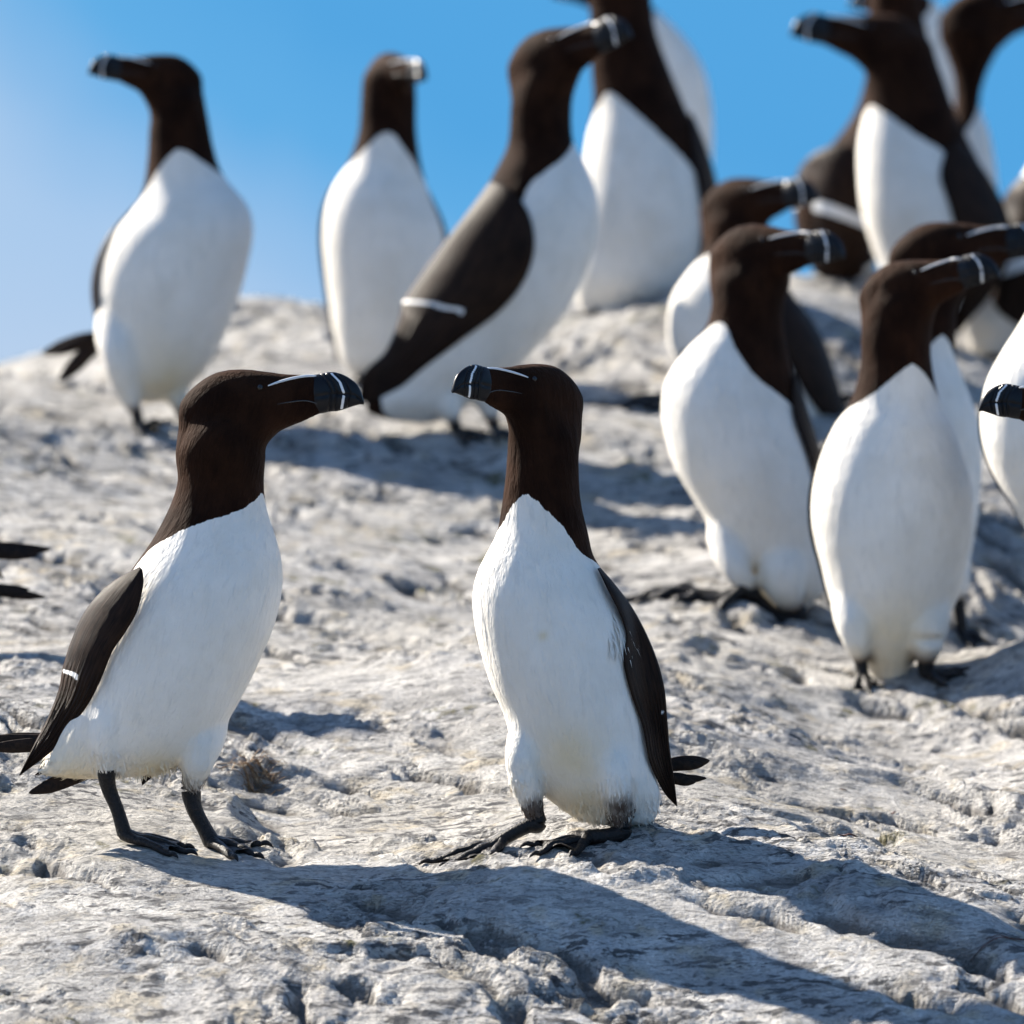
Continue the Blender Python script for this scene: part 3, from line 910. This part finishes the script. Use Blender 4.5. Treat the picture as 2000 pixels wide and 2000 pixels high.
# ------------------------------------------------------------------ the two sharp birds in front
# torso rows: left edge, right edge, half depth, depth offset (all in 1/2000 frame units at the bird's distance)
A_ROWS = [(356,850,500,845,76),(341,885,519,882,80),(347,935,516,935,75),(333,985,518,975,76),(300,1050,526,1010,90),
 (262,1105,543,1062,108),(225,1160,553,1115,124),(196,1212,549,1170,132),(170,1268,534,1228,134),(150,1325,510,1285,130),
 (130,1375,482,1345,122),(110,1425,440,1415,106),(95,1465,378,1480,84),(80,1495,290,1514,56),(72,1508,190,1522,30)]
A_V = [(0,15),(2,12),(4,34),(6,52),(9,58),(14,56)]
def bird_a(label, Y, ox=0, oy=0, k=1, flip=False, base=(340,1665), tufts=False, vox=.0024, yaw=0, pitch=0):
    """the walking pose of the left front bird; (ox, oy) is where its base stands, optionally turned round"""
    sx = -1 if flip else 1
    def X(x): return ox + sx * k * (x - base[0])
    def Yy(y): return oy + k * (y - base[1])
    def row(r):
        a, b, c, d, e = r
        return (X(a), Yy(b), X(c), Yy(d), e * k) if not flip else (X(c), Yy(d), X(a), Yy(b), e * k)
    v = [(i, (180 - a) if flip else a) for i, a in A_V]
    b = Bird(label, Y, [row(r) for r in A_ROWS], (X(445), Yy(790), k, pitch, (180 - yaw) if flip else yaw), (ox, oy), v, 2.35, 5.3, 110, vox=vox)
    b.thigh([(X(226), Yy(1375), -110*k), (X(208), Yy(1440), -76*k), (X(212), Yy(1502), -60*k)], [40*k, 32*k, 16*k], True)
    b.thigh([(X(400), Yy(1420), 0), (X(390), Yy(1478), -40*k), (X(376), Yy(1532), -8*k)], [46*k, 36*k, 20*k], True)
    b.brown(X(374), Yy(1530), 5*k, 46*k); b.brown(X(350), Yy(1520), 5*k, 26*k); b.brown(X(218), Yy(1515), -52*k, 18*k)
    b.stain(X(150), Yy(1500), -20*k, 60*k); b.stain(X(300), Yy(1500), -40*k, 55*k)
    tf = None
    if tufts:
        tf = [(80,1508,-6,50,260,26,(-.9,0,-.35),0),(150,1515,-20,50,150,22,(-.7,0,-.7),0),(260,1518,-20,60,160,20,(.1,0,-1),0),
              (330,1515,-10,50,350,26,(.2,0,-1),0),(212,1480,-50,40,300,20,(.1,0,-1),None),(375,1515,0,40,600,22,(.1,0,-1),None)]
    b.finish_body(14, tf)
    b.face()
    d = -1 if flip else 1
    o_ = [(X(x), Yy(y)) for x, y in [(278,1106),(235,1128),(196,1160),(166,1198),(143,1248),(126,1300),(117,1345),(95,1400),(68,1452),(38,1513)]]
    i_ = [(X(x), Yy(y)) for x, y in [(284,1112),(286,1140),(275,1190),(252,1232),(226,1270),(206,1318),(182,1366),(150,1410),(108,1462),(39,1515)]]
    b.wing_from(o_, i_, 1, 7, 7, (.60, .012, -1.0, -.05, .035))
    b.auto_wing(-d if not flip else 1, 4.6, 11.5, 110*k, 122, 30)
    b.tail((X(150), Yy(1455), 25*k), [(X(-60), Yy(1448), 60*k, 17*k), (X(-35), Yy(1462), 40*k, 15*k), (X(-10), Yy(1440), 50*k, 15*k)])
    b.tail((X(200), Yy(1500), 5*k), [(X(56), Yy(1549), -5*k, 17*k), (X(75), Yy(1540), 12*k, 14*k)])
    b.leg([(X(212), Yy(1480), -60*k), (X(211), Yy(1510), -57*k), (X(216), Yy(1540), -50*k), (X(232), Yy(1580), -50*k), (X(246), Yy(1620), -52*k)],
          [13*k, 15*k, 13*k, 11.5*k, 13*k], [(d*116*k, 14*k), (d*124*k, -22*k), (d*92*k, -52*k)], foot_r=11*k)
    b.leg([(X(376), Yy(1505), 5*k), (X(373), Yy(1545), 5*k), (X(380), Yy(1580), 0), (X(398), Yy(1615), -4*k), (X(414), Yy(1650), -10*k)],
          [17*k, 17*k, 14*k, 13*k, 15*k], [(d*96*k, 8*k), (d*84*k, -28*k), (d*44*k, -56*k)], foot_r=12*k)
    return b

bird_a("striding front razorbill at left, beak pointing right, brown wing and barred edge towards us", 6.0, 340, 1665, 1, tufts=True)

b = Bird("sharp upright razorbill in front centre, beak pointing left, white chest towards us", 6.0,
 [(990,850,1131,850,64),(990,900,1131,900,66),(985,946,1132,946,68),(979,991,1137,991,72),(970,1040,1150,1045,80),
  (949,1082,1158,1082,92),(932,1117,1178,1117,104),(922,1162,1202,1165,118),(926,1219,1228,1222,126),(939,1276,1240,1282,128),
  (956,1333,1250,1340,126),(981,1390,1260,1400,120),(999,1447,1268,1460,110),(1022,1500,1280,1512,95),(1055,1548,1292,1556,76),(1105,1588,1285,1592,46)],
 (1066,770,.88,0,141), (1100,1640), [(0,114),(3,114),(6,112),(15,110)], 2.35, 6.2, 113, vox=.0024)
b.thigh([(1030,1440,-60),(1022,1500,-62),(1036,1560,-50),(1046,1596,-40)], [40,36,26,16], True)
b.thigh([(1185,1450,-80),(1200,1520,-84),(1208,1570,-74),(1213,1606,-60)], [42,37,28,17], True)
b.brown(1046, 1590, -44, 42); b.brown(1040, 1565, -60, 22); b.brown(1211, 1595, -68, 36); b.brown(1209, 1565, -90, 30)
b.stain(1140, 1580, -60, 70); b.stain(1060, 1240, -126, 9); b.stain(1110, 1480, -110, 60)
b.finish_body(14, [(1130,1585,-50,50,260,24,(.2,0,-1),0),(1200,1592,-20,60,260,26,(.4,0,-1),0),(1265,1575,0,40,200,24,(.6,0,-.8),0),
 (1032,1530,-60,44,420,22,(.15,0,-1),None),(1046,1585,-44,32,700,22,(.1,0,-1),.9),(1206,1545,-84,44,420,22,(.05,0,-1),None),
 (1212,1592,-62,30,600,20,(.0,0,-1),.9),(1226,1215,-50,36,320,62,(.16,-.12,-1),0),(1212,1250,-80,26,200,50,(.05,-.12,-1),0)])
b.face()
b.wing_from([(1172,1108),(1200,1140),(1232,1182),(1260,1232),(1284,1290),(1298,1345),(1303,1400),(1308,1460),(1316,1515),(1323,1574)],
            [(1166,1110),(1184,1148),(1208,1196),(1222,1240),(1216,1288),(1230,1350),(1254,1418),(1268,1488),(1295,1545),(1321,1575)],
            1, 3, 6, (.66, .006, -.95, -.55, .02))
b.auto_wing(1, 5.6, 13.5, 70, 122, 30)
b.tail((1290,1500,60), [(1388,1488,70,16),(1375,1496,60,12)])
b.tail((1295,1525,50), [(1382,1522,60,9),(1360,1530,50,11),(1348,1518,60,10)])
b.leg([(1040,1560,-44),(1048,1592,-42),(1050,1608,-42),(1028,1612,-46),(982,1612,-54)], [14,14,15,13,12],
      [(-142,-4),(-108,-34),(-26,-46)], foot_r=11)
b.leg([(1210,1570,-64),(1214,1600,-62),(1214,1622,-62),(1190,1630,-66),(1148,1632,-74)], [15,15,16,14,13],
      [(-112,-10),(-96,-40),(-30,-58)], foot_r=11)

# ------------------------------------------------------------------ the colony behind
def std(label, Y, rows, head, base, v, th, sh, lim, legs=None, wings=(), vox=.0036, tail=None, thighs=(), stain=None, **k):
    b = Bird(label, Y, rows, head, base, v, th, sh, lim, vox=vox, **k)
    for p, r in thighs: b.thigh(p, r)
    if stain:
        for q in stain: b.stain(*q)
    b.finish_body(10)
    b.face()
    for wg in wings:
        if wg[0] == 'auto': b.auto_wing(*wg[1:])
        else: b.wing_from(*wg[1:])
    if tail: b.tail(*tail)
    for lg in legs or ():
        b.leg(*lg[:3], foot_r=lg[3])
    return b

# far left, head turned left
std("blurred razorbill on the skyline at far left, head in profile pointing left", 8.2,
 [(302,200,400,195,50),(292,240,408,236,52),(288,303,418,290,55),(280,365,437,343,68),(258,412,484,402,94),(221,456,495,452,112),
  (195,512,485,512,118),(187,568,470,572,116),(194,620,452,625,108),(203,665,432,672,96),(214,710,408,716,80),(235,745,370,755,60),(262,768,330,772,35)],
 (337,149,.64,0,162), (285,826), [(0,95),(2,90),(5,68),(12,62)], 1.9, 3.9, 104,
 thighs=[([(230,640,-60),(236,700,-66),(252,768,-50),(268,806,-42)],[44,36,24,13]),([(330,720,-10),(345,770,-10),(354,806,-4)],[40,26,12])],
 stain=[(330,740,-40,70)],
 wings=[('auto',1,3.6,10.5,60,118,26),('auto',-1,3.6,10,50,125,30)],
 tail=((205,655,30),[(80,688,40,17),(92,692,20,13),(112,745,20,17)]),
 legs=[([(256,770,-42),(266,795,-40),(274,812,-42)],[11,10,10],[(38,-20),(10,-50),(52,10)],8),
       ([(345,750,0),(350,785,0),(356,812,0)],[11,10,10],[(48,-20),(22,-50),(60,10)],8)])

# facing the camera
std("blurred razorbill standing face-on against the pale sky, brown head looking our way", 8.7,
 [(707,150,812,150,50),(704,190,814,190,52),(700,255,814,255,55),(680,317,823,322,68),(651,363,838,378,88),(635,410,858,428,100),
  (630,460,868,468,104),(633,512,868,515,104),(642,582,858,585,98),(652,650,840,652,84),(667,705,815,708,64),(690,735,785,738,40)],
 (757,143,.62,-8,62), (745,750), [(0,90),(11,88)], 2.0, 4.2, 108,
 wings=[('auto',1,3.8,9,70,108,22),('auto',-1,3.8,9,60,112,24)],
 legs=[([(705,715,-20),(704,740,-20)],[9,9],[(-10,-50),(20,-45)],7),([(775,715,-20),(776,740,-20)],[9,9],[(10,-50),(-20,-45)],7)])

# back view with broad wing and bar
std("leaning razorbill with a broad dark folded wing and long white bar, beak raised right", 8.1,
 [(1010,150,1122,165,54),(997,200,1118,205,56),(995,240,1117,245,58),(990,285,1122,282,62),(966,335,1144,320,78),(935,392,1166,380,98),
  (900,445,1169,440,112),(868,500,1156,500,118),(838,560,1130,565,116),(812,615,1098,622,108),(788,665,1055,672,98),(762,708,1008,722,86),
  (738,745,950,764,68),(722,778,900,802,54),(712,796,856,824,34)],
 (1058,116,.82,9,36), (915,836), [(0,5),(3,2),(6,8),(14,25)], 2.7, 4.6, 96,
 thighs=[([(870,760,-30),(878,795,-34),(888,826,-22)],[40,26,13]),([(930,720,0),(950,780,0),(962,824,6)],[44,28,13])],
 wings=[('t',[(960,352),(925,402),(880,460),(824,536),(786,592),(782,618),(754,685),(712,727),(698,786)],
             [(1000,372),(1034,425),(1043,490),(1022,555),(975,612),(900,668),(830,720),(760,775),(700,789)],1,6,8,(.515,.010,-1.1,.35,.03)),
        ('auto',-1,4,11,60,125,30)],
 tail=((760,750,20),[(705,780,20,11),(715,790,10,10)]),
 legs=[([(880,795,-20),(885,815,-20),(890,828,-20)],[12,11,10],[(50,-30),(70,0),(20,-50)],8),
       ([(950,760,10),(958,800,10),(965,830,10)],[12,11,10],[(30,-40),(50,0),(5,-50)],8)])

# tall one behind, leaning, head out of the picture
std("tall razorbill at top centre, its black neck running out of the top of the picture", 9.0,
 [(1130,-80,1258,-90,58),(1148,-20,1270,-20,60),(1152,60,1280,55,62),(1154,130,1300,115,66),(1158,200,1330,190,80),(1146,270,1364,268,100),
  (1136,340,1390,350,115),(1126,420,1400,430,120),(1119,490,1388,500,112),(1118,550,1350,565,95),(1128,595,1310,612,60)],
 (1180,-70,.72,5,172), (1200,618), [(0,135),(10,124)], 3.6, 6.6, 102,
 wings=[('auto',-1,4.4,9,40,118,34,1.03,None)],
 legs=[([(1170,590,-10),(1180,606,-10)],[9,9],[(-50,-20),(-30,-45)],7),([(1270,590,-10),(1275,604,-10)],[9,9],[(-50,-20),(-30,-45)],7)])
# dull chest just behind its shoulder
std("razorbill hidden behind the tall one at top centre, only a pale chest showing", 10.3,
 [(1205,10,1262,5,34),(1225,45,1300,35,36),(1250,95,1345,85,44),(1262,150,1376,140,56),(1266,220,1391,215,66),(1268,300,1392,300,68),
  (1275,380,1383,385,60),(1285,460,1368,465,48),(1295,540,1350,550,30)],
 (1215,-5,.52,0,180), (1320,600), [(0,40),(8,60)], .9, 1.9, 120,
 legs=[([(1310,540,0),(1310,570,0)],[8,8],[(20,-30),(-10,-30)],6)])

# upper right: black neck, head left
std("blurred razorbill at upper right, beak stretched left across the blue sky, white chest", 9.2,
 [(1690,90,1822,85,58),(1690,150,1838,142,62),(1690,206,1868,222,72),(1676,280,1900,292,94),(1676,350,1938,362,112),(1684,420,1968,428,118),
  (1706,490,1970,500,108),(1732,555,1940,570,90),(1765,610,1890,632,60)],
 (1741,80,.76,2,170), (1800,660), [(0,150),(2,152),(8,150)], 1.6, 3.3, 84,
 wings=[('auto',-1,2.8,7.5,40,105,34,1.03,None)],
 legs=[([(1790,610,-10),(1795,640,-10)],[9,9],[(-40,-20),(-20,-40)],7)])
# dark back behind it with a bar
std("brown-backed blurred razorbill with a wing bar, half behind the upper right bird's white chest", 9.6,
 [(1700,-110,1800,-110,50),(1696,-40,1797,-40,52),(1696,20,1802,20,54),(1698,85,1814,85,58),(1690,150,1812,160,64),(1670,217,1802,230,80),
  (1625,280,1792,300,95),(1568,330,1772,360,105),(1553,400,1752,415,104),(1563,465,1730,478,90),(1582,520,1705,530,66),(1610,555,1690,565,40)],
 (1765,-100,.72,0,0), (1660,600), [(0,-40),(11,-50)], 3.5, 6, 96,
 wings=[('t',[(1625,285),(1580,308),(1555,345),(1550,420),(1562,480),(1590,535)],[(1690,300),(1735,350),(1745,420),(1735,470),(1700,515),(1630,560)],1,5,6,(.54,.035,-1.1,1.1,.02))],
 legs=[([(1650,545,-10),(1650,580,-10)],[9,9],[(-20,-30),(15,-40)],7)])
# pale chest in the gap
std("almost hidden razorbill, sliver of pale chest between two blurred necks at top right", 10.4,
 [(1770,40,1835,40,34),(1780,80,1862,75,38),(1790,130,1884,125,48),(1798,200,1892,200,56),(1800,300,1885,300,56),(1800,420,1875,420,46),(1805,520,1860,525,28)],
 (1790,15,.50,0,180), (1830,590), [(0,60),(6,60)], -.6, .4, 125,
 legs=[([(1830,520,0),(1830,560,0)],[8,8],[(20,-30),(-10,-30)],6)])
# right, head right
std("blurred razorbill in the top right corner, dark head turned right over a narrow neck", 9.7,
 [(1832,50,1965,72,52),(1845,100,1945,108,46),(1862,150,1925,150,40),(1864,205,1914,205,42),(1850,260,1932,258,56),(1840,320,1944,322,70),
  (1838,400,1952,402,76),(1845,480,1950,480,72),(1860,560,1940,560,56),(1878,610,1925,612,34)],
 (1905,32,.74,0,0), (1900,650), [(0,10),(9,20)], 2.9, 4.2, 100,
 legs=[([(1900,600,0),(1900,635,0)],[8,8],[(20,-30),(-10,-30)],6)])
# right edge, pale belly with bar
std("blurred razorbill cut by the right edge, black shoulder and wing bar above pale belly", 9.3,
 [(2040,240,2140,235,50),(2020,300,2135,295,58),(1992,350,2145,345,76),(1962,400,2150,395,92),(1945,455,2145,450,100),(1920,510,2125,515,102),
  (1885,570,2085,590,95),(1872,620,2030,645,78),(1890,665,1985,680,45)],
 (2110,200,.72,0,0), (1975,700), [(0,160),(8,150)], 1.0, 6.2, 100,
 wings=[('t',[(2020,345),(2070,370),(2110,430),(2110,520),(2080,590),(2050,640)],[(1990,348),(1960,385),(1946,450),(1936,540),(1940,605),(2010,655)],1,5,6,(.56,.035,-1.1,1.1,.02))],
 legs=[([(1950,670,-10),(1950,690,-10)],[9,9],[(-30,-30),(-10,-40)],7)])

# middle right pair
std("crouching razorbill whose brown head shows just above a nearer brown head with white belly", 8.5,
 [(1380,430,1500,440,56),(1375,490,1505,500,58),(1345,528,1530,545,74),(1312,578,1562,598,95),(1303,632,1598,658,106),(1309,690,1622,722,106),
  (1345,742,1640,785,94),(1405,785,1648,825,74),(1475,815,1648,845,48)],
 (1432,398,.75,0,36), (1390,760), [(0,135),(8,135)], 1.0, 2.8, 88,
 wings=[('auto',-1,2.6,7,110,105,34,1.03,None)],
 tail=((1600,800,0),[(1672,770,10,12),(1660,800,0,12),(1668,830,0,12)]),
 legs=[([(1340,690,-60),(1325,728,-60)],[10,10],[(-165,-10),(-120,-40),(-60,-55)],9),([(1420,740,-60),(1410,765,-60)],[10,10],[(-120,-10),(-90,-40)],9)])
std("leaning white-bellied razorbill with long dark webbed feet stretched left, head turned right", 7.4,
 [(1392,540,1548,545,64),(1389,595,1530,598,66),(1378,638,1532,640,70),(1340,682,1540,692,86),(1303,735,1556,755,106),(1291,790,1575,820,120),
  (1298,850,1595,885,126),(1316,911,1612,950,126),(1352,973,1622,1010,118),(1390,1035,1625,1070,105),(1425,1082,1620,1120,90),(1458,1128,1608,1160,70),(1485,1160,1585,1182,45)],
 (1459,494,.84,-4,34), (1500,1190), [(0,132),(3,130),(6,118),(12,110)], 1.9, 5.6, 98,
 thighs=[([(1420,1060,-80),(1440,1120,-86),(1466,1160,-70)],[40,28,15]),([(1530,1080,-80),(1530,1140,-84),(1548,1190,-70)],[52,44,20])],
 stain=[(1500,1150,-60,60)],
 wings=[('auto',-1,3.6,9.5,90,112,30,1.03,None),('auto',1,3.6,9.5,60,128,26)],
 legs=[([(1462,1150,-70),(1474,1168,-70),(1440,1170,-72),(1400,1166,-76)],[11,12,12,11],[(-175,-4),(-140,-32),(-70,-48)],13),
       ([(1550,1180,-72),(1562,1204,-72),(1520,1206,-74),(1470,1200,-78)],[12,13,13,12],[(-175,-4),(-140,-34),(-70,-50)],14)])
# hidden right neighbour
std("razorbill directly behind the plump face-on bird at right, beak running off the right edge", 7.5,
 [(1750,545,1872,560,58),(1758,615,1868,620,58),(1763,690,1868,700,66),(1752,760,1893,768,86),(1742,830,1912,830,98),(1740,900,1918,900,100),
  (1748,980,1912,990,92),(1765,1060,1900,1070,78),(1785,1125,1888,1135,58),(1802,1170,1872,1178,36)],
 (1819,492,.87,0,4), (1860,1216), [(0,62),(9,80)], 1.4, 3.4, 104,
 thighs=[([(1860,1090,-40),(1868,1140,-44),(1872,1172,-34)],[34,26,13])],
 wings=[('auto',-1,3.2,7.6,70,112,22,1.04,None)],
 legs=[([(1872,1155,-36),(1872,1185,-36),(1876,1206,-38)],[10,10,10],[(45,-14),(20,-40),(55,10)],8),
       ([(1800,1160,0),(1800,1200,0)],[10,10],[(45,-14),(20,-40)],8)])
# front right
std("plump razorbill at right with full white belly facing us, brown head turned right", 7.06,
 [(1692,590,1832,596,60),(1681,655,1819,655,66),(1680,716,1821,716,69),(1660,785,1838,790,82),(1628,834,1860,830,102),(1603,890,1880,888,120),
  (1587,955,1899,952,132),(1585,1014,1901,1014,136),(1592,1060,1896,1060,134),(1604,1105,1888,1105,128),(1617,1160,1874,1160,116),(1637,1215,1848,1218,96),
  (1660,1256,1818,1256,78),(1684,1292,1788,1292,56),(1702,1316,1772,1316,38)],
 (1751,565,.80,6,22), (1745,1335), [(0,64),(2,66),(5,80),(14,82)], 1.9, 3.9, 108,
 thighs=[([(1665,1180,-70),(1668,1240,-74),(1680,1290,-55)],[44,32,15]),([(1810,1180,-60),(1808,1240,-66),(1806,1290,-50)],[46,38,20])],
 stain=[(1740,1290,-60,70),(1740,1230,-80,60)], vox=.003,
 wings=[('auto',1,3.6,11.5,50,128,24),('auto',-1,3.6,11.5,50,124,24)],
 legs=[([(1676,1270,-58),(1680,1300,-56),(1682,1318,-58)],[12,11,11],[(-20,-34),(10,-44),(30,-30)],9),
       ([(1806,1270,-52),(1805,1305,-50),(1808,1330,-52)],[16,14,13],[(60,-20),(28,-48),(72,4)],10)])
# right edge
std("razorbill at the right edge with only its white chest in view behind a sharp beak", 6.95,
 [(2035,540,2160,540,62),(2008,605,2165,605,70),(1960,680,2178,680,92),(1926,745,2190,750,112),(1914,815,2200,825,124),(1922,880,2200,890,124),
  (1946,940,2192,950,114),(1985,1005,2175,1020,98),(2022,1070,2155,1090,76),(2050,1130,2135,1145,48)],
 (2110,470,.82,0,20), (2095,1235), [(0,90),(9,88)], -.6, .9, 112,
 wings=[('auto',1,2.6,7.5,60,128,24),('auto',-1,2.6,7.5,60,124,24)],
 legs=[([(2050,1150,-30),(2050,1200,-30)],[12,11],[(-20,-34),(20,-40)],9),([(2130,1150,-30),(2130,1205,-30)],[12,11],[(-20,-34),(20,-40)],9)])
bird_a("razorbill whose sharp dark beak with a white band enters from the right edge", 6.15, 2227, 1547, .85, True, vox=.003)
sb = bird_a("razorbill at the left edge, only dark wing tip and tail feathers reaching in", 6.85, -263, 1268, .90, True, vox=.003)
sb.tail((-60,1150,-20), [(92,1166,-30,12),(60,1150,-10,9)])

# ------------------------------------------------------------------ small things lying on the rock
rng = random.Random(7)
def on_rock(px, py, Y):
    x = (px - 1000) / F * Y
    # nearest depth where the rock appears at this height in the picture
    best = None
    for k in range(400):
        yy = 5.5 + k * .01
        xx = (px - 1000) / F * yy
        z = gz(xx, yy)
        if 1000 - z / yy * F <= py: return xx, yy, z
    return x, Y, gz(x, Y)
def litter(label, cat, name, px, py, n, spread, ln, rad, mat, flat=.5, bend=.2, dirx=1):
    x, y, z = on_rock(px, py, 6)
    root = bpy.data.objects.new(name, None)
    parts = []
    for i in range(n):
        a = rng.gauss(0, .5) + (0 if dirx else 1)
        cx = x + rng.gauss(0, spread); cy = y + rng.gauss(0, spread * 1.2)
        L = ln * rng.uniform(.5, 1.1)
        pts = []
        for k in range(5):
            f = k / 4 - .5
            qx = cx + math.cos(a) * L * f + bend * L * f * f * math.sin(a); qy = cy + math.sin(a) * L * f + bend * L * f * f
            pts.append((qx - x, qy - y, gz(qx, qy) - z + rad * .8 + (0 if n == 1 else abs(rng.gauss(0, .0022)))))
        r = rad * rng.uniform(.7, 1.1)
        parts.append(tube(pts, [r * .5, r, r * 1.1, r * .9, r * .2], 7, flat, 16))
    V, Fc = join(parts)
    o = mesh_from(name, V, Fc, mat); o.location = (x, y, z)
    bpy.data.objects.remove(root)
    o['label'] = label; o['category'] = cat
    return o
litter("tuft of dry brown straw lying on the rock between the two front birds", "straw", "dry_grass", 505, 1535, 60, .010, .03, .0006, M_straw)
litter("reddish strip of dried seaweed on the rock right of the front birds' tails", "seaweed", "dry_seaweed", 1660, 1636, 1, 0, .026, .0018, M_weed)
litter("small reddish flake of dried seaweed above the longer strip", "seaweed", "dry_seaweed", 1745, 1600, 1, 0, .012, .0014, M_weed)
litter("tiny reddish dried seaweed scrap near the ridge of the rock", "seaweed", "dry_seaweed", 1648, 1552, 1, 0, .012, .0012, M_weed)
litter("thin bent twig in the shadowed hollow at lower right", "twig", "twig", 1970, 1836, 2, .004, .05, .0010, M_weed)
